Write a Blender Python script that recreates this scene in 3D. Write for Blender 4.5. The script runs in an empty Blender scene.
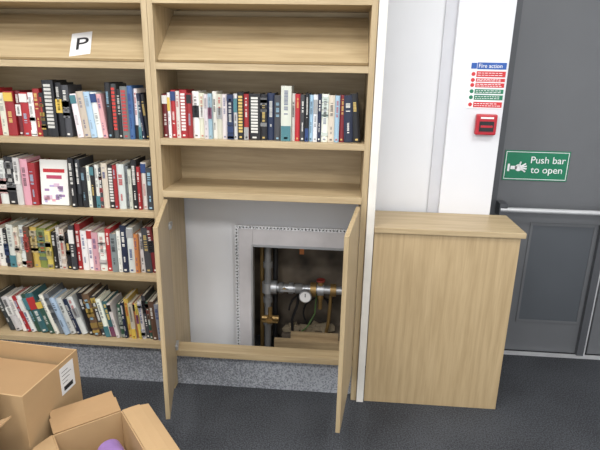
import bpy, bmesh, math, random
from mathutils import Vector, Matrix
random.seed(7)
S=bpy.context.scene
S.view_settings.view_transform='Standard'

# ---------------------------------------------------------------- helpers
def lin(c):
    return tuple(((v/255)/12.92 if v/255<=0.04045 else ((v/255+0.055)/1.055)**2.4) for v in c)
def mat_base(name):
    m=bpy.data.materials.new(name); m.use_nodes=True
    nt=m.node_tree; b=nt.nodes['Principled BSDF']; return m,nt,b
def mat_plain(name,c,rough=0.6,metal=0.0,noise=0.06,scale=12,bump=0.0):
    m,nt,b=mat_base(name); c=lin(c)
    tc=nt.nodes.new('ShaderNodeTexCoord'); n=nt.nodes.new('ShaderNodeTexNoise'); n.inputs['Scale'].default_value=scale; n.inputs['Detail'].default_value=4
    r=nt.nodes.new('ShaderNodeValToRGB')
    r.color_ramp.elements[0].position=.3; r.color_ramp.elements[1].position=.7
    r.color_ramp.elements[0].color=tuple(max(0,v*(1-noise)) for v in c)+(1,)
    r.color_ramp.elements[1].color=tuple(min(1,v*(1+noise)) for v in c)+(1,)
    nt.links.new(tc.outputs['Object'],n.inputs['Vector']); nt.links.new(n.outputs['Fac'],r.inputs['Fac']); nt.links.new(r.outputs['Color'],b.inputs['Base Color'])
    b.inputs['Roughness'].default_value=rough; b.inputs['Metallic'].default_value=metal
    if bump:
        bp=nt.nodes.new('ShaderNodeBump'); bp.inputs['Strength'].default_value=bump; bp.inputs['Distance'].default_value=.004
        nt.links.new(n.outputs['Fac'],bp.inputs['Height']); nt.links.new(bp.outputs['Normal'],b.inputs['Normal'])
    return m
def mat_wood(name,c1,c2,axis):
    m,nt,b=mat_base(name)
    tc=nt.nodes.new('ShaderNodeTexCoord'); mp=nt.nodes.new('ShaderNodeMapping')
    sc={'x':(1.0,16,16),'z':(16,16,.8)}[axis]; mp.inputs['Scale'].default_value=sc
    n=nt.nodes.new('ShaderNodeTexNoise'); n.inputs['Scale'].default_value=3; n.inputs['Detail'].default_value=6; n.inputs['Distortion'].default_value=.3
    n2=nt.nodes.new('ShaderNodeTexNoise'); n2.inputs['Scale'].default_value=14; n2.inputs['Detail'].default_value=3
    mx=nt.nodes.new('ShaderNodeMath'); mx.operation='MULTIPLY_ADD'; mx.inputs[1].default_value=.35
    r=nt.nodes.new('ShaderNodeValToRGB'); r.color_ramp.elements[0].position=.45; r.color_ramp.elements[1].position=.9
    r.color_ramp.elements[0].color=lin(c1)+(1,); r.color_ramp.elements[1].color=lin(c2)+(1,)
    nt.links.new(tc.outputs['Object'],mp.inputs['Vector'])
    for q in (n,n2): nt.links.new(mp.outputs['Vector'],q.inputs['Vector'])
    nt.links.new(n2.outputs['Fac'],mx.inputs[0]); nt.links.new(n.outputs['Fac'],mx.inputs[2])
    nt.links.new(mx.outputs[0],r.inputs['Fac']); nt.links.new(r.outputs['Color'],b.inputs['Base Color'])
    b.inputs['Roughness'].default_value=.45
    return m
def mat_speck(name,c1,c2,scale,rough=.9,pos=(.4,.6),bump=0):
    m,nt,b=mat_base(name)
    tc=nt.nodes.new('ShaderNodeTexCoord'); n=nt.nodes.new('ShaderNodeTexNoise'); n.inputs['Scale'].default_value=scale; n.inputs['Detail'].default_value=2
    n2=nt.nodes.new('ShaderNodeTexNoise'); n2.inputs['Scale'].default_value=2.2; n2.inputs['Detail'].default_value=3
    mx=nt.nodes.new('ShaderNodeMath'); mx.operation='MULTIPLY_ADD'; mx.inputs[1].default_value=.35
    ad=nt.nodes.new('ShaderNodeMath'); ad.operation='SUBTRACT'; ad.inputs[1].default_value=.175
    r=nt.nodes.new('ShaderNodeValToRGB'); r.color_ramp.elements[0].position=pos[0]; r.color_ramp.elements[1].position=pos[1]
    r.color_ramp.elements[0].color=lin(c1)+(1,); r.color_ramp.elements[1].color=lin(c2)+(1,)
    nt.links.new(tc.outputs['Object'],n.inputs['Vector']); nt.links.new(tc.outputs['Object'],n2.inputs['Vector'])
    nt.links.new(n2.outputs['Fac'],mx.inputs[0]); nt.links.new(n.outputs['Fac'],mx.inputs[2]); nt.links.new(mx.outputs[0],ad.inputs[0])
    nt.links.new(ad.outputs[0],r.inputs['Fac']); nt.links.new(r.outputs['Color'],b.inputs['Base Color'])
    b.inputs['Roughness'].default_value=rough
    if bump:
        bp=nt.nodes.new('ShaderNodeBump'); bp.inputs['Strength'].default_value=bump; bp.inputs['Distance'].default_value=.005
        nt.links.new(n.outputs['Fac'],bp.inputs['Height']); nt.links.new(bp.outputs['Normal'],b.inputs['Normal'])
    return m
def mat_attr(name,rough=.4):
    m,nt,b=mat_base(name); a=nt.nodes.new('ShaderNodeAttribute'); a.attribute_name='Col'
    nt.links.new(a.outputs['Color'],b.inputs['Base Color']); b.inputs['Roughness'].default_value=rough; return m
def mat_emit(name,c,s):
    m,nt,b=mat_base(name); b.inputs['Base Color'].default_value=c+(1,); b.inputs['Emission Color'].default_value=c+(1,); b.inputs['Emission Strength'].default_value=s; return m

class MB:
    def __init__(s): s.v=[];s.f=[];s.m=[];s.c=[];s.mats=[];s.sm=[]
    def mi(s,mat):
        if mat not in s.mats: s.mats.append(mat)
        return s.mats.index(mat)
    def add(s,vs,fs,mat,col=(1,1,1),M=None,smooth=False):
        o=len(s.v)
        s.v+=[tuple(M@Vector(v)) if M is not None else tuple(v) for v in vs]
        k=s.mi(mat)
        for f in fs: s.f.append([i+o for i in f]); s.m.append(k); s.c.append(col); s.sm.append(smooth)
    def box(s,x0,x1,y0,y1,z0,z1,mat,col=(1,1,1),M=None):
        vs=[(x0,y0,z0),(x1,y0,z0),(x1,y1,z0),(x0,y1,z0),(x0,y0,z1),(x1,y0,z1),(x1,y1,z1),(x0,y1,z1)]
        fs=[(0,3,2,1),(4,5,6,7),(0,1,5,4),(1,2,6,5),(2,3,7,6),(3,0,4,7)]
        s.add(vs,fs,mat,col,M)
    def cyl(s,p1,p2,r,mat,col=(1,1,1),n=16,r2=None,M=None,caps=True):
        p1=Vector(p1);p2=Vector(p2);d=(p2-p1).normalized()
        a=d.orthogonal().normalized();b=d.cross(a); r2=r if r2 is None else r2
        vs=[p1+(a*math.cos(t)+b*math.sin(t))*r for t in [2*math.pi*i/n for i in range(n)]]+[p2+(a*math.cos(t)+b*math.sin(t))*r2 for t in [2*math.pi*i/n for i in range(n)]]
        s.add(vs,[(i,(i+1)%n,n+(i+1)%n,n+i) for i in range(n)],mat,col,M,True)
        if caps: s.add(vs,[tuple(range(n))[::-1],tuple(range(n,2*n))],mat,col,M)
    def path(s,pts,r,mat,n=10,col=(1,1,1)):
        for i in range(len(pts)-1): s.cyl(pts[i],pts[i+1],r,mat,col,n)
    def obj(s,name,parent=None,bevel=0):
        me=bpy.data.meshes.new(name); me.from_pydata(s.v,[],s.f)
        for m in s.mats: me.materials.append(m)
        at=me.color_attributes.new('Col','FLOAT_COLOR','CORNER')
        li=0
        for p,k,c,sm in zip(me.polygons,s.m,s.c,s.sm):
            p.material_index=k; p.use_smooth=sm
            for _ in range(p.loop_total):
                at.data[li].color=(c[0],c[1],c[2],1); li+=1
        me.update()
        o=bpy.data.objects.new(name,me); S.collection.objects.link(o)
        if parent: o.parent=parent
        if bevel:
            b=o.modifiers.new('bevel','BEVEL'); b.width=bevel; b.segments=2; b.limit_method='ANGLE'; b.angle_limit=.6
        return o
def empty(name,loc=(0,0,0)):
    e=bpy.data.objects.new(name,None); S.collection.objects.link(e); e.empty_display_size=.1; return e
def B(name,parent,args,mat,bevel=0):
    m=MB(); m.box(*args,mat); return m.obj(name,parent,bevel)
def text(name,parent,s,size,loc,mat,align='LEFT',sx=1,bold=0.0):
    cu=bpy.data.curves.new(name,'FONT'); cu.body=s; cu.size=size; cu.align_x=align; cu.extrude=.0006; cu.offset=bold
    cu.materials.append(mat); o=bpy.data.objects.new(name,cu); S.collection.objects.link(o)
    o.rotation_euler=(math.pi/2,0,0); o.location=loc; o.scale=(sx,1,1); o.parent=parent; return o

# ---------------------------------------------------------------- materials
OAKH=mat_wood('oak_laminate_h',(163,142,108),(187,167,132),'x')
OAKV=mat_wood('oak_laminate_v',(163,142,108),(187,167,132),'z')
OAKB=mat_wood('oak_laminate_back',(162,141,107),(186,166,131),'x')
BOXV=mat_wood('oak_box_v',(168,145,108),(191,168,131),'z')
EDGELIT=mat_plain('panel_edge_lit',(222,218,210),.5)  # light on the wood end panel's edge, put into a pale colour
WHITE=mat_plain('painted_plaster',(220,221,224),.8,noise=.02,scale=3)
WHITE2=mat_plain('painted_plaster_column',(220,221,225),.8,noise=.02,scale=3)
WHITE3=mat_plain('column_side_shade',(198,199,204),.7,noise=.02)  # grey carries the shade of the column's side face
PLASTERB=mat_plain('bare_plaster',(198,195,197),.85,noise=.08,scale=9)
CARPET=mat_speck('carpet',(40,42,46),(74,77,82),160,.98,(.38,.66),.5)
PLINTH=mat_speck('plinth_speckle',(118,121,127),(170,173,179),150,.6,(.4,.6))
DOORG=mat_plain('door_grey',(102,104,107),.45,noise=.03,scale=4)
DOORD=mat_plain('door_panel_grey',(83,87,92),.4,noise=.03,scale=4)
DOORF=mat_plain('door_frame_grey',(80,82,86),.45,noise=.03)
STEEL=mat_plain('brushed_steel',(180,182,185),.35,.6,noise=.08)
ALU=mat_plain('aluminium',(205,206,208),.4,.3)
GALV=mat_speck('galvanised_bead',(160,163,168),(226,227,230),150,.35,(.40,.52))
GREYP=mat_plain('grey_pipe',(128,128,128),.5,.3)
BRASS=mat_plain('brass',(150,122,76),.4,.6,noise=.2)
REDV=mat_plain('valve_dull_red',(130,48,40),.5)
WGREEN=mat_plain('earth_wire_green',(86,118,66),.5)
BLACK=mat_plain('black_rubber',(22,22,24),.6)
BRICK=mat_speck('rough_masonry',(62,56,50),(128,116,101),7,.95,(.3,.7),.3)
RUBBLE=mat_plain('rubble',(160,146,122),.9,noise=.3,scale=30)
RAWWOOD=mat_wood('raw_timber',(150,128,98),(190,168,132),'x')
ORANGE=mat_plain('orange_tag',(200,120,60),.6)
GREEN=mat_plain('sign_green',(18,118,84),.45)
SWHITE=mat_plain('sign_white',(238,238,238),.5)
SBLUE=mat_plain('sign_blue',(40,88,165),.5)
SRED=mat_plain('sign_red',(200,48,52),.5)
CALLR=mat_plain('call_point_red',(178,26,42),.35)
CARD=mat_plain('cardboard',(176,146,107),.8,noise=.05,scale=6)
CARDI=mat_plain('cardboard_inner',(158,127,90),.85,noise=.05,scale=6)
TAPE=mat_plain('parcel_tape',(196,172,126),.25)
LABEL=mat_plain('label_white',(228,228,228),.5)
INK=mat_plain('ink',(30,30,34),.6)
PURPLE=mat_plain('purple_wrap',(142,112,168),.3,noise=.14,scale=20)
CREAMFOIL=mat_plain('tan_wrap',(150,122,96),.4)
BOOK=mat_attr('book_covers',.38)
CEIL=mat_plain('ceiling_tile',(225,225,225),.9,noise=.02)

# ---------------------------------------------------------------- room shell
WY=0.32
B('floor',None,(-2.6,3.3,-3.6,1.1,-.06,0),CARPET)
# wall with a real opening for the service hatch
B('wall_back',None,(-2.6,.30,WY,WY+.12,0,2.75),WHITE)
B('wall_back',None,(.92,1.50,WY,WY+.12,0,2.75),WHITE)
B('wall_back',None,(.30,.92,WY,WY+.12,.76,2.75),WHITE)
B('wall_recess',None,(.24,.98,.60,.64,0,.95),BRICK)
B('wall_recess',None,(.24,.30,.44,.60,0,.95),BRICK)
B('wall_recess',None,(.92,.98,.44,.60,0,.95),BRICK)
B('wall_recess',None,(.30,.92,.44,.60,.76,.80),BRICK)
m=MB(); m.box(1.548,3.3,.66,.78,2.12,2.75,WHITE); m.box(3.01,3.3,.66,.78,0,2.12,WHITE); m.obj('wall_door_side')
m=MB(); m.box(1.298,1.548,WY-.03,.64,0,2.75,WHITE2); m.obj('wall_column',bevel=.003)
B('trim_column_side',None,(1.245,1.298,WY-.012,WY,0,2.75),WHITE3)  # thin greyer strip stands in for the column's shaded left side
B('wall_left',None,(-2.72,-2.6,-3.6,.44,0,2.75),WHITE)
B('wall_right',None,(3.3,3.42,-3.6,.78,0,2.75),WHITE)
B('ceiling',None,(-2.72,3.42,-3.6,.8,2.75,2.85),CEIL)

# ---------------------------------------------------------------- bookcases
Z=dict(top=2.13,z0=1.862,z1=1.601,z2=1.268,z3=.938,z4=.617,z5=.253)
T=.028
def shelf(p,n,x0,x1,z,y0=0,y1=.29,t=T): return B(n,p,(x0,x1,y0,y1,z-t,z),OAKH,.0015)
def slope(p,x0,x1):
    m=MB(); y0,z0,y1,z1=.03,1.603,.27,1.80; d=Vector((0,y1-y0,z1-z0)).normalized(); n=Vector((0,-d.z,d.y))*.014
    vs=[(x0,y0,z0),(x1,y0,z0),(x1,y1,z1),(x0,y1,z1)]; vs2=[tuple(Vector(v)+n) for v in vs]
    m.add(vs+vs2,[(0,3,2,1),(4,5,6,7),(0,1,5,4),(1,2,6,5),(2,3,7,6),(3,0,4,7)],OAKH); return m.obj('display_slope',p)
L=empty('bookcase')
B('side_panel_1',L,(-.974,-.949,0,.30,0,2.15),OAKV,.001)
B('side_panel_2',L,(-.049,-.0245,0,.30,0,2.15),OAKV,.001)
B('back_panel',L,(-.949,-.049,.288,.30,.05,2.13),OAKB)
for i,k in enumerate(['z0','z1','z2','z3','z4','z5']): shelf(L,'shelf_%d'%(i+1),-.949,-.049,Z[k])
shelf(L,'top_board',-.949,-.049,2.15)
slope(L,-.948,-.05)
B('plinth',L,(-.949,-.049,.05,.07,0,Z['z5']-T),PLINTH)
K=empty('bookcase')
B('side_panel_1',K,(-.0235,0,0,.30,0,2.15),OAKV,.001)
B('side_panel_2',K,(.9,.926,0,.30,0,2.15),OAKV,.001)
B('end_panel',K,(.928,.962,-.012,.31,0,2.15),EDGELIT,.001)
B('back_panel',K,(0,.9,.288,.30,1.02,2.13),OAKB)
for i,z in enumerate([Z['z0'],1.601,1.280]): shelf(K,'shelf_%d'%(i+1),0,.9,z)
shelf(K,'cupboard_top',0,.9,1.046,-.012,.29,.03)
shelf(K,'top_board',0,.9,2.15)
slope(K,.001,.899)
B('base_rail',K,(0,.9,0,.085,.192,.225),OAKH,.0015)
B('plinth',K,(0,.9,.05,.07,0,.192),PLINTH)
def cdoor(name,hx,fx,fy,z0,z1,side):
    d=Vector((fx-hx,fy,0)); w=d.length; ang=math.atan2(d.y,d.x)
    M=Matrix.Translation((hx,-.012,0))@Matrix.Rotation(ang,4,'Z')
    m=MB(); a,b=(0,.018) if side>0 else (-.018,0)
    m.box(0,w,a,b,z0,z1,OAKV,M=M); o=m.obj(name,K,.0012)
    h=MB()
    for zz in (z0+.11,z1-.12):
        inn=(b+.001 if side>0 else a-.001)
        s=1 if side>0 else -1
        h.cyl((.03,inn,zz),(.03,inn+s*.004,zz),.017,STEEL,M=M,n=16)
        h.box(-.02,.05,min(inn,inn+s*.012),max(inn,inn+s*.012),zz-.008,zz+.008,STEEL,M=M)
    h.obj(name+'_hinges',K)
cdoor('cupboard_door_left',.004,.108,-.425,.155,1.006,1)
cdoor('cupboard_door_right',.896,.842,-.435,.155,1.006,-1)

# ---------------------------------------------------------------- hatch frame + pipework
H=empty('service_hatch_frame')
m=MB()
m.box(.275,.36,.285,WY,.08,.80,PLASTERB); m.box(.36,.88,.285,WY,.70,.80,PLASTERB); m.box(.855,.88,.285,WY,.08,.70,PLASTERB)
m.obj('plaster_surround',H,.003)
m=MB(); m.box(.268,.286,.279,.29,.08,.807,GALV); m.box(.286,.885,.279,.29,.789,.807,GALV); m.box(.352,.362,.280,.325,.08,.70,STEEL); m.box(.36,.86,.280,.325,.692,.704,STEEL)
z=.10
while z<.79: m.cyl((.277,.279,z),(.277,.2782,z),.0042,BLACK,n=8); z+=.018
x=.295
while x<.88: m.cyl((x,.279,.798),(x,.2782,.798),.0042,BLACK,n=8); x+=.018
m.obj('angle_bead',H)
P=empty('pipework_with_valves')
m=MB(); y=.40
m.cyl((.425,y,.01),(.425,y,.74),.019,GREYP); m.cyl((.385,y+.05,.01),(.385,y+.05,.74),.012,BRASS)
for z in (.20,.34,.55): m.cyl((.425,y,z-.016),(.425,y,z+.016),.026,GREYP)
m.cyl((.425,y,.385),(.425,y,.445),.032,STEEL)
m.cyl((.46,y+.06,.01),(.46,y+.06,.74),.014,BLACK)
m.obj('riser_pipes',P)
m=MB()
m.cyl((.425,y,.415),(.86,y,.415),.023,STEEL)
for x,r,w_,c in ((.46,.038,.016,STEEL),(.50,.032,.012,GREYP),(.555,.032,.012,STEEL),(.60,.03,.02,GREYP),(.68,.040,.016,BRASS),(.72,.034,.018,STEEL),(.79,.036,.016,BRASS)): m.cyl((x-w_,y,.415),(x+w_,y,.415),r,c,n=12)
m.cyl((.72,y,.36),(.72,y,.465),.018,BRASS); m.cyl((.72,y,.465),(.72,y,.475),.024,REDV); m.cyl((.72,y,.36),(.72,y,.30),.012,BRASS)
m.cyl((.52,y,.415),(.52,y-.03,.415),.012,BRASS); m.box(.50,.58,y-.04,y-.03,.409,.421,STEEL)
m.obj('branch_pipe',P)
m=MB()
m.cyl((.64,y,.415),(.64,y-.05,.40),.008,BRASS); m.cyl((.64,y-.05,.40),(.64,y-.075,.40),.034,STEEL,n=24); m.cyl((.64,y-.075,.40),(.64,y-.077,.40),.029,SWHITE,n=24)
m.box(.638,.642,y-.079,y-.077,.40,.42,INK)
m.obj('pressure_gauge',P)
m=MB()
m.cyl((.395,y-.02,.235),(.49,y-.02,.235),.016,BRASS); m.cyl((.44,y-.02,.235),(.44,y-.02,.30),.012,BRASS); m.cyl((.44,y-.02,.235),(.44,y-.06,.235),.018,BRASS); m.box(.40,.49,y-.07,y-.06,.230,.240,BRASS)
m.obj('drain_valve',P)
m=MB()
def arc(cx,cz,r,a0,a1,yy,n=10): return [(cx+r*math.cos(a0+(a1-a0)*i/n),yy,cz+r*math.sin(a0+(a1-a0)*i/n)) for i in range(n+1)]
m.path(arc(.66,.25,.12,0.3,math.pi*1.0,.46),.006,BLACK,6); m.path(arc(.72,.22,.10,.8,math.pi*1.2,.50),.005,BLACK,6)
m.path([(.70,.42,.40),(.69,.43,.25),(.65,.42,.17),(.60,.42,.12)],.004,WGREEN,6)
m.path([(.78,.42,.40),(.77,.43,.20),(.74,.44,.02)],.010,BRASS,8)
m.path([(.60,.44,.42),(.59,.44,.30),(.56,.44,.20),(.57,.44,.02)],.008,BLACK,8)
m.obj('cables',P)
m=MB(); m.box(.595,.620,y+.05,y+.055,.60,.655,ORANGE); m.cyl((.48,.55,.63),(.90,.55,.63),.018,GREYP); m.obj('warning_tag',P)
m=MB()
for i in range(10):
    x=random.uniform(.52,.83); s=random.uniform(.02,.045); m.box(-s,s,-.02,.02,-s*.4,s*.4,RUBBLE,M=Matrix.Translation((x,random.uniform(.47,.55),.10+s*.4+random.uniform(0,.03)))@Matrix.Rotation(random.uniform(-.5,.5),4,'Y')@Matrix.Rotation(random.uniform(-.6,.6),4,'Z'))
m.box(.50,.86,.45,.595,0,.10,BRICK)
m.box(.47,.86,.33,.36,0,.125,RAWWOOD)
m.box(.56,.83,.362,.39,0,.155,RAWWOOD)
m.obj('sill_and_rubble',H)

# ---------------------------------------------------------------- boxed-in cover
C=empty('boxing_cabinet')
B('front_panel',C,(.966,1.61,0,.02,0,.888),BOXV,.001)
B('side_panel',C,(1.592,1.61,.02,WY-.03,0,.888),BOXV)
B('top_board',C,(.964,1.628,-.012,WY-.032,.888,.913),OAKH,.002)

# ---------------------------------------------------------------- exit door
D=empty('door_1')
DY=.58
B('leaf',D,(1.66,2.285,DY,DY+.045,.008,2.05),DOORG,.002)
m=MB()
def ring(m,x0,x1,z0,z1,w,y0,y1,mat):
    m.box(x0,x0+w,y0,y1,z0,z1,mat); m.box(x1-w,x1,y0,y1,z0,z1,mat); m.box(x0+w,x1-w,y0,y1,z0,z0+w,mat); m.box(x0+w,x1-w,y0,y1,z1-w,z1,mat)
ring(m,1.86,2.215,.20,.80,.014,DY-.006,DY,DOORG); m.obj('panel_bead',D)
B('kick_panel',D,(1.874,2.201,DY-.002,DY,.214,.786),DOORD)
B('leaf_2',D,(2.295,2.95,DY,DY+.045,.008,2.05),DOORG,.002)
m=MB(); ring(m,2.38,2.88,.20,.80,.014,DY-.006,DY,DOORG); m.obj('panel_bead_2',D)
B('kick_panel_2',D,(2.394,2.866,DY-.002,DY,.214,.786),DOORD)
m=MB(); m.box(1.549,1.66,DY-.01,.70,0,2.12,DOORF); m.box(2.95,3.01,DY-.01,.70,0,2.12,DOORF); m.box(1.66,2.95,DY-.01,.70,2.05,2.12,DOORF); m.obj('frame',D)
m=MB(); m.cyl((1.665,DY-.07,.885),(2.27,DY-.07,.885),.013,ALU)
for x in (1.68,2.25): m.box(x-.02,x+.02,DY-.08,DY,.85,.92,DOORF)
m.obj('panic_bar',D)
m=MB(); m.box(2.225,2.262,DY-.03,DY-.002,.01,.80,DOORF); m.box(2.262,2.275,DY-.02,DY-.002,0.01,2.0,ALU); m.obj('vertical_bolt',D)
B('trim_threshold',None,(1.60,2.95,DY-.045,DY-.012,0,.008),ALU)

# ---------------------------------------------------------------- signs
E=empty('push_bar_to_open_sign')
x0,x1,z0,z1=1.674,2.01,1.035,1.195
B('plate',E,(x0,x1,DY-.005,DY,z0,z1),GREEN)
m=MB(); ring(m,x0+.006,x1-.006,z0+.006,z1-.006,.003,DY-.006,DY-.005,SWHITE); m.obj('border',E)
text('words',E,'Push bar\nto open',.052,(x0+.225,DY-.006,z0+.094),SWHITE,align='CENTER')
m=MB()
hx,hz=x0+.078,z0+.068; yy=DY-.0055
m.cyl((hx,yy+.0005,hz),(hx,yy-.001,hz),.019,SWHITE)
for a in (-30,-8,12,32,75):
    r=math.radians(a); dx,dz=math.cos(r),math.sin(r); L2=.042 if a<60 else .034
    m.cyl((hx+dx*.01,yy,hz+dz*.01),(hx+dx*L2,yy,hz+dz*L2),.0045,SWHITE,n=6)
m.box(hx-.042,hx-.01,yy-.001,yy,hz-.009,hz+.009,SWHITE)
m.box(hx-.058,hx-.047,yy-.001,yy,hz-.02,hz+.02,SWHITE)
m.obj('hand_symbol',E)

G=empty('fire_action_sign'); cy=WY-.03
B('plate',G,(1.378,1.538,cy-.003,cy,1.425,1.632),SWHITE)
m=MB()
rows=[(1.600,1.630,SBLUE),(1.566,1.592,SRED),(1.545,1.560,SRED),(1.520,1.540,SRED),(1.492,1.512,GREEN),(1.464,1.486,GREEN),(1.430,1.455,SRED)]
for a,b,c in rows: m.box(1.407,1.537,cy-.004,cy-.003,a,b,c)
for a,b,c in rows[1:]: m.cyl((1.393,cy-.003,(a+b)/2),(1.393,cy-.0045,(a+b)/2),.009,c)
m.box(1.380,1.405,cy-.004,cy-.003,1.602,1.628,SBLUE)
for a,b,c in rows[1:]:
    for r_ in range(2):
        x=1.412
        while x<1.515:
            w=random.uniform(.006,.016); zz=a+(b-a)*(.68 if r_==0 else .3); m.box(x,min(x+w,1.53),cy-.0046,cy-.004,zz-.0013,zz+.0013,SWHITE); x+=w+.004
m.obj('instruction_rows',G)
text('title',G,'Fire action',.025,(1.412,cy-.0045,1.607),SWHITE)

A=empty('fire_alarm_call_point')
B('housing',A,(1.425,1.520,cy-.03,cy,1.305,1.40),CALLR,.006)
m=MB(); m.box(1.440,1.505,cy-.034,cy-.03,1.322,1.368,INK); m.box(1.445,1.500,cy-.0345,cy-.034,1.340,1.350,CALLR); m.box(1.443,1.502,cy-.032,cy-.03,1.380,1.388,SWHITE); m.obj('break_glass',A)

Q=empty('letter_p_sign')
d=Vector((0,.24,.197)).normalized(); n=Vector((0,-d.z,d.y))
o0=Vector((-.392,.03,1.603))+n*.0155+d*.008
Mx=Matrix(((1,0,0,o0.x),(0,n.y*-1,d.y,o0.y),(0,n.z*-1,d.z,o0.z),(0,0,0,1)))@Matrix.Rotation(-.24,4,'Y')
m=MB(); m.box(0,.090,0,.001,0,.16,LABEL,M=Mx); m.obj('paper',Q)
tx=text('letter',Q,'P',.12,(0,0,0),INK); tx.matrix_local=Mx@Matrix.Translation((.018,-.001,.038))@Matrix.Rotation(math.pi/2,4,'X')

# ---------------------------------------------------------------- books
PAGE=lin((225,216,196))
def mixc(a,b,t): return tuple(a[i]*(1-t)+b[i]*t for i in range(3))
def mute(c,k=.14):
    g=sum(c)/3; return tuple(v*(1-k)+g*k for v in c)
def book(m,x,zb,w,h,d,col,tcol=(235,235,230),lean=0.0,y0=.03,style=0):
    f_=random.uniform(.86,1.05); col=lin(tuple(min(255,max(0,v*f_*random.uniform(.97,1.03))) for v in mute(col))); tcol=mixc(lin(tcol),col,random.uniform(.05,.45))
    M=Matrix.Translation((x,y0,zb))@Matrix.Rotation(-lean,4,'Y')
    t=.0022; r=min(.006,w*.3)
    m.box(0,t,r,d,0,h,BOOK,col,M); m.box(w-t,w,r,d,0,h,BOOK,col,M)
    m.box(t,w-t,r,d-.004,.003,h-.004,BOOK,PAGE,M)
    n=6; prof=[(w*(i/n), r-r*math.sin(math.pi*i/n)) for i in range(n+1)]
    vs=[(a,b,0) for a,b in prof]+[(a,b,h) for a,b in prof]
    m.add(vs,[(i,i+1,n+2+i,n+1+i) for i in range(n)],BOOK,col,M,True)
    m.add(vs,[tuple(range(n+1))[::-1],tuple(range(n+1,2*n+2))],BOOK,col,M)
    f=-.0008
    def q(a,b,c,e,cc): m.box(w*a,w*b,f,r*.6,h*c,h*e,BOOK,cc,M)
    acc=lin(mute(random.choice([(190,40,40),(30,60,120),(20,20,25),(220,180,60),(60,120,130),(215,212,205),(150,150,150),(120,60,90)]),.2))
    def thin(z,zend,wd=.26):
        while z>zend:
            s=random.uniform(.010,.022)
            if random.random()<.8: q(.5-wd/2,.5+wd/2,z-s,z,tcol)
            z-=s+.009
    if style==0:
        top=random.uniform(.82,.93); thin(top,top-random.uniform(.2,.4),random.uniform(.3,.48)); 
        if random.random()<.7: thin(random.uniform(.34,.42),.2,.22)
    elif style==1:
        a=random.choice([(.78,.97),(.6,.9),(.0,.28),(.45,.7)])
        q(.03,.97,a[0],a[1],acc); thin(.55 if a[0]>.5 else .92,.3 if a[0]>.5 else .5,.36)
    elif style==2:
        z=.93
        while z>.2: q(.2,.8,z-.045,z,tcol); z-=.066
    elif style==3:
        for k in range(5):
            c=random.uniform(0,.85); q(.02,.98,c,c+random.uniform(.04,.14),mixc(col,acc,random.uniform(.2,.6)))
        thin(.9,.4,.4)
    if random.random()<.7: q(.32,.68,.04,.075,tcol)
R=(178,32,38);DR=(120,24,32);Wt=(222,220,214);Cr=(208,198,176);Bk=(28,28,32);Nv=(28,40,72);Bl=(60,110,170);Lb=(150,180,202);Gr=(120,124,128);Gn=(50,90,72);Tl=(56,110,114);Ye=(212,186,80);Or=(200,120,62);Br=(104,74,54);Pk=(210,150,160);Dg=(62,64,68);Li=(176,160,196)
DK=lambda c: sum(c)<330
def row(name,x0,x1,zb,seq,lean0=0.0,y0=.03,vary=.014):
    m=MB(); ws=[s[1]*random.uniform(.75,1.3) for s in seq]; k=(x1-x0)/sum(ws); x=x0
    for s,w in zip(seq,ws):
        c,h=s[0],s[2]; st=s[3] if len(s)>3 else random.choice([0,0,1,3,0]); ln=s[4] if len(s)>4 else lean0
        if h<.23: h+=random.uniform(-vary,vary*.8)
        w*=k
        tc=random.choice([(235,233,225)]*4+[(220,190,110),(200,60,50),(150,190,210)]) if DK(c) else random.choice([(30,30,35),(170,35,40),(30,50,110),(20,20,20),(120,120,120)])
        if st==2 and not DK(c): tc=(190,30,36)
        if st==2 and c==R: tc=(235,230,225)
        cw=w*math.cos(ln)*.985
        book(m,x,zb+.0005,cw,h,random.uniform(.12,.155),c,tc,ln,y0+random.uniform(0,.016),st)
        x+=w
    return m.obj(name)
mid=[(DR,8,.195),(Wt,5,.2),(R,7,.205,1),(Wt,8,.2),(R,10,.205,2),(R,6,.2),(Wt,8,.205,1),(Cr,7,.2),(Wt,7,.198),(Lb,6,.2),(Wt,8,.205),(Cr,7,.2,1),(Wt,7,.2),(Nv,8,.2),(Wt,6,.198,1),(Bk,11,.205,2),(R,6,.2),(Bk,13,.205,2),(Bk,8,.2,3),(Nv,9,.205,0),(Dg,8,.2,0),(Wt,13,.235,1),(Wt,6,.2),(R,7,.205,0),(Dg,8,.2),(Bk,7,.205),(Lb,8,.2),(Wt,7,.2,1),(Nv,6,.2),(Wt,9,.205),(Cr,7,.2),(Lb,7,.205),(DR,6,.2),(Nv,10,.2,0,.05),(Bk,9,.205,0,.10)]
row('row_of_books',.005,.885,1.280,mid,vary=.006)
row('row_of_books',-.93,-.425,Z['z2'],[(Bk,10,.2),(Wt,9,.21),(Nv,9,.2),(R,8,.21),(Cr,8,.2),(R,8,.21),(DR,6,.2),(R,7,.205,1),(Wt,6,.2),(R,7,.2),(Bk,6,.2),(Bk,13,.25,2),(Bk,9,.24,1),(Dg,8,.225,3)])
row('row_of_books',-.395,-.255,Z['z2'],[(Wt,7,.2,1,.10),(Cr,6,.2,0,.10),(Lb,8,.205,0,.10),(Wt,7,.2,1,.10),(Pk,5,.2,0,.10)])
row('row_of_books',-.255,-.15,Z['z2'],[(Bk,8,.245,0),(Dg,10,.24,2),(Bk,6,.21),(Gr,11,.225,2)])
row('row_of_books',-.15,-.06,Z['z2'],[(Bl,9,.225,0),(Wt,6,.21,1),(Lb,6,.2),(Nv,9,.2,0,.08),(Bk,8,.2,0,.1)])
r2a=[(Bk,9,.2),(Wt,8,.21),(DR,9,.2),(Wt,9,.21),(Bk,9,.22),(Wt,9,.225,1),(Pk,7,.22),(R,7,.2)]
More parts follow.
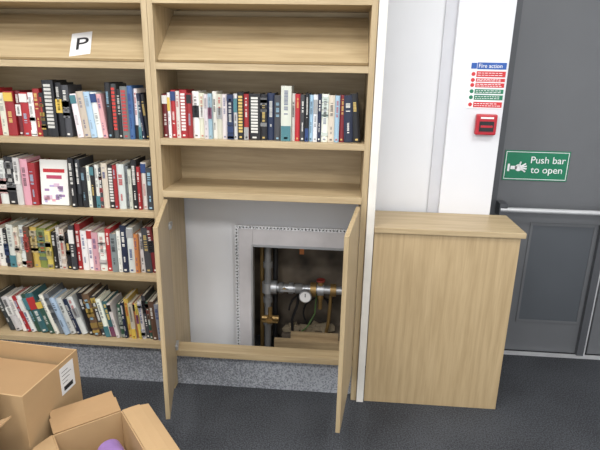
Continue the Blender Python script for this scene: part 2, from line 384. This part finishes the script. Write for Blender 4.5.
r2b=[(Bk,8,.235),(Dg,8,.22,1),(Bk,8,.2),(Wt,7,.2),(Bk,7,.205,1),(Wt,8,.2),(Dg,6,.2),(Cr,10,.205),(Bk,8,.21,2),(R,5,.2),(Wt,9,.205,0),(Gr,6,.2),(Wt,6,.2),(Bk,7,.235,0),(R,5,.21),(Wt,8,.215,1),(Dg,9,.205,0)]
row('row_of_books',-.93,-.63,Z['z3'],r2a)
row('row_of_books',-.46,-.06,Z['z3'],r2b)
m=MB()
Mf=Matrix.Translation((-.618,.05,Z['z3']+.004))@Matrix.Rotation(-.12,4,'X')
m.box(0,.135,0,.025,0,.215,BOOK,lin(Wt),Mf); m.box(.003,.132,.003,.022,.2152,.2155,BOOK,PAGE,Mf)
m.box(.015,.12,-.001,0,.155,.172,BOOK,lin(R),Mf); m.box(.03,.105,-.001,0,.125,.142,BOOK,lin((170,60,90)),Mf)
for k in range(16):
    a=random.uniform(.01,.10);b=random.uniform(.01,.10); m.box(a,a+random.uniform(.01,.03),-.0012,0,b,b+random.uniform(.006,.025),BOOK,lin(random.choice([Li,(200,170,190),(150,120,160),Pk,(235,230,235)])),Mf)
m.obj('face_out_book')
r3=[(Bk,7,.2),(Wt,7,.21,1),(Cr,6,.2),(Wt,6,.22),(Br,7,.2),(Ye,9,.215,3),((130,150,60),13,.215,3),(Ye,9,.205,3),(Bk,7,.2),(Wt,7,.22),(Cr,6,.2),(Bk,8,.2),(Dg,6,.23),(R,7,.235,0),(Wt,9,.2),(Wt,8,.205,1),(Pk,6,.2),(Wt,7,.2),(R,6,.21),(Gr,10,.205,0),(Wt,7,.22),(Nv,8,.24),(Wt,9,.23,1),(Or,5,.2),(Wt,6,.215),(Dg,8,.23,0,.05),(DR,7,.235,1,.12)]
row('row_of_books',-.93,-.06,Z['z4'],[(Nv,8,.2),(R,7,.2),(Wt,9,.21)]+r3)
r4=[(Wt,8,.21),(R,6,.2),(Wt,7,.2,1),(Gn,10,.21),(Tl,11,.215,1),(Gn,8,.2),(Wt,7,.22,0),(Gr,10,.22,3),(Lb,9,.22),(Wt,8,.21),(Nv,7,.21),(Wt,8,.215,1)]
row('row_of_books',-.88,-.46,Z['z5'],[(Dg,8,.21),(Wt,9,.2)]+r4,.30)
row('row_of_books',-.455,-.285,Z['z5'],[(Bk,9,.235),(Br,10,.235,3),(Dg,9,.22),(Wt,8,.2),(Tl,7,.2),(Wt,7,.2,1)],.20)
r4b=[(Gn,7,.2),(Nv,7,.2),(Ye,9,.205,0),(Cr,8,.205),(Or,7,.2),(Ye,6,.2,1),(Wt,7,.205),(Dg,11,.235,1),(Gn,8,.2),(Br,12,.205,0),(Gr,9,.2)]
row('row_of_books',-.28,-.06,Z['z5'],r4b,.07)

# ---------------------------------------------------------------- cartons
def carton(name,ox,oy,yaw,Lx,Wy,z0,H,flaps,labels=(),extra=None,t=.005,fl=None):
    Pn=empty(name); M=Matrix.Translation((ox,oy,z0))@Matrix.Rotation(yaw,4,'Z')
    m=MB()
    m.box(0,Lx,0,Wy,0,t,CARD,M=M)
    m.box(0,Lx,0,t,t,H,CARD,M=M); m.box(0,Lx,Wy-t,Wy,t,H,CARD,M=M); m.box(0,t,t,Wy-t,t,H,CARD,M=M); m.box(Lx-t,Lx,t,Wy-t,t,H,CARD,M=M)
    m.obj('carton_body',Pn,.001)
    m=MB(); fl=fl or min(Lx,Wy)*.48
    def flap(F,x0,x1,y0,y1,ax):
        n=3; seg=fl/n; Fm=F
        for i in range(n):
            ins=.0 if i<n-1 else .006
            if ax=='x': m.box(x0+ins,x1-ins,y0,y1,0,seg+.001,CARD,M=M@Fm)
            else: m.box(x0,x1,y0+ins,y1-ins,0,seg+.001,CARDI,M=M@Fm)
            Fm=Fm@Matrix.Translation((0,0,seg))@Matrix.Rotation(random.uniform(-.18,.18),4,'X' if ax=='x' else 'Y')
    for s,a in flaps.items():
        a=math.radians(a)
        if s=='-y': flap(Matrix.Translation((0,0,H))@Matrix.Rotation(a,4,'X'),.004,Lx-.004,0,t,'x')
        if s=='+y': flap(Matrix.Translation((0,Wy,H))@Matrix.Rotation(-a,4,'X'),.004,Lx-.004,-t,0,'x')
        if s=='-x': flap(Matrix.Translation((0,0,H))@Matrix.Rotation(-a,4,'Y'),0,t,.004,Wy-.004,'y')
        if s=='+x': flap(Matrix.Translation((Lx,0,H))@Matrix.Rotation(a,4,'Y'),-t,0,.004,Wy-.004,'y')
    if flaps: m.obj('flaps',Pn)
    if labels:
        m=MB()
        for (s,a,b,c,d) in labels:
            if s=='+x':
                m.box(Lx,Lx+.001,a,b,c,d,LABEL,M=M)
                m.box(Lx+.001,Lx+.0015,a+.015,b-.015,c+.012,c+.03,INK,M=M)
                z=c+.045
                while z<d-.012: m.box(Lx+.001,Lx+.0015,a+.01,b-.015-random.uniform(0,.03),z,z+.002,INK,M=M); z+=.016
            if s=='-y': m.box(a,b,-.001,0,c,d,TAPE,M=M)
        m.obj('labels',Pn)
    if extra: extra(Pn,M)
    return Pn
th=-.10; Lx,Wd=.46,.32
v=Matrix.Rotation(th,3,'Z')@Vector((Lx,Wd,0)); ox,oy=-.225-v.x,-.475-v.y
carton('cardboard_box',ox,oy,th,Lx,Wd,0,.245,{},[('+x',.20,.28,.10,.22)])
def lid(Pn,M):
    m=MB(); m.box(.02,.44,.02,.30,.17,.175,CARDI,M=M); m.obj('packing_sheet',Pn)
carton('cardboard_box',ox,oy,th,Lx,Wd,.246,.245,{'-x':60},[('+x',.20,.285,.11,.225)],lid)
carton('cardboard_box',-.80,-1.185,-.06,.46,.33,0,.44,{'-y':150,'+y':35,'-x':100,'+x':65},[('-y',.2,.27,.05,.42)],fl=.11)
def stuff(Pn,M):
    m=MB(); m.cyl((.10,.165,.225),(.33,.175,.235),.045,PURPLE,M=M,n=24); m.cyl((.08,.065,.20),(.32,.065,.19),.04,CREAMFOIL,M=M,n=20); m.box(.01,.33,.01,.24,.006,.15,CARDI,M=M); m.obj('contents',Pn)
th=math.atan2(-.764,.645)
ux,uy=.645,-.764; wx,wy=-.764,-.645
fl=.10; cxx,cyy0=.055+ux*.02+wx*fl, -.505+uy*.02+wy*fl
carton('cardboard_box',cxx+wx*.25,cyy0+wy*.25,th,.36,.25,0,.30,{'+y':88,'-y':110,'-x':74,'+x':120},(),stuff,fl=fl)

# ---------------------------------------------------------------- lights
EM=mat_emit('led_diffuser',(1,.99,.97),4)
for i,(x,y) in enumerate([(-1.3,-.9),(.3,-.9),(1.9,-.9),(-1.3,-2.6),(.3,-2.6),(1.9,-2.6)]):
    e=empty('ceiling_light')
    m=MB(); m.box(x-.3,x+.3,y-.3,y+.3,2.735,2.749,EM); m.obj('diffuser',e)
    ld=bpy.data.lights.new('led_panel_lamp','AREA'); ld.shape='SQUARE'; ld.size=.6; ld.energy=16 if y>-1 else 33; ld.color=(1,.985,.965)
    lo=bpy.data.objects.new('led_panel_lamp',ld); S.collection.objects.link(lo); lo.location=(x,y,2.73); lo.parent=e
w=bpy.data.worlds.new('world'); S.world=w; w.use_nodes=True
w.node_tree.nodes['Background'].inputs[0].default_value=(.95,.975,1,1); w.node_tree.nodes['Background'].inputs[1].default_value=1.3

# ---------------------------------------------------------------- camera
cx,cyy,h,yaw,pi_,ro,f=0.7958,-2.2235,1.5811,0.0751,0.2937,0.0192,512.03
F=Vector((-math.sin(yaw)*math.cos(pi_),math.cos(yaw)*math.cos(pi_),-math.sin(pi_)))
R0=Vector((math.cos(yaw),math.sin(yaw),0));U0=R0.cross(F)
Rr=R0*math.cos(ro)+U0*math.sin(ro);Uu=-R0*math.sin(ro)+U0*math.cos(ro)
cam=bpy.data.cameras.new('camera'); co=bpy.data.objects.new('camera',cam); S.collection.objects.link(co)
cam.sensor_width=36; cam.lens=36*f/600; cam.clip_start=.01
co.matrix_world=Matrix(((Rr.x,Uu.x,-F.x,cx),(Rr.y,Uu.y,-F.y,cyy),(Rr.z,Uu.z,-F.z,h),(0,0,0,1)))
S.camera=co
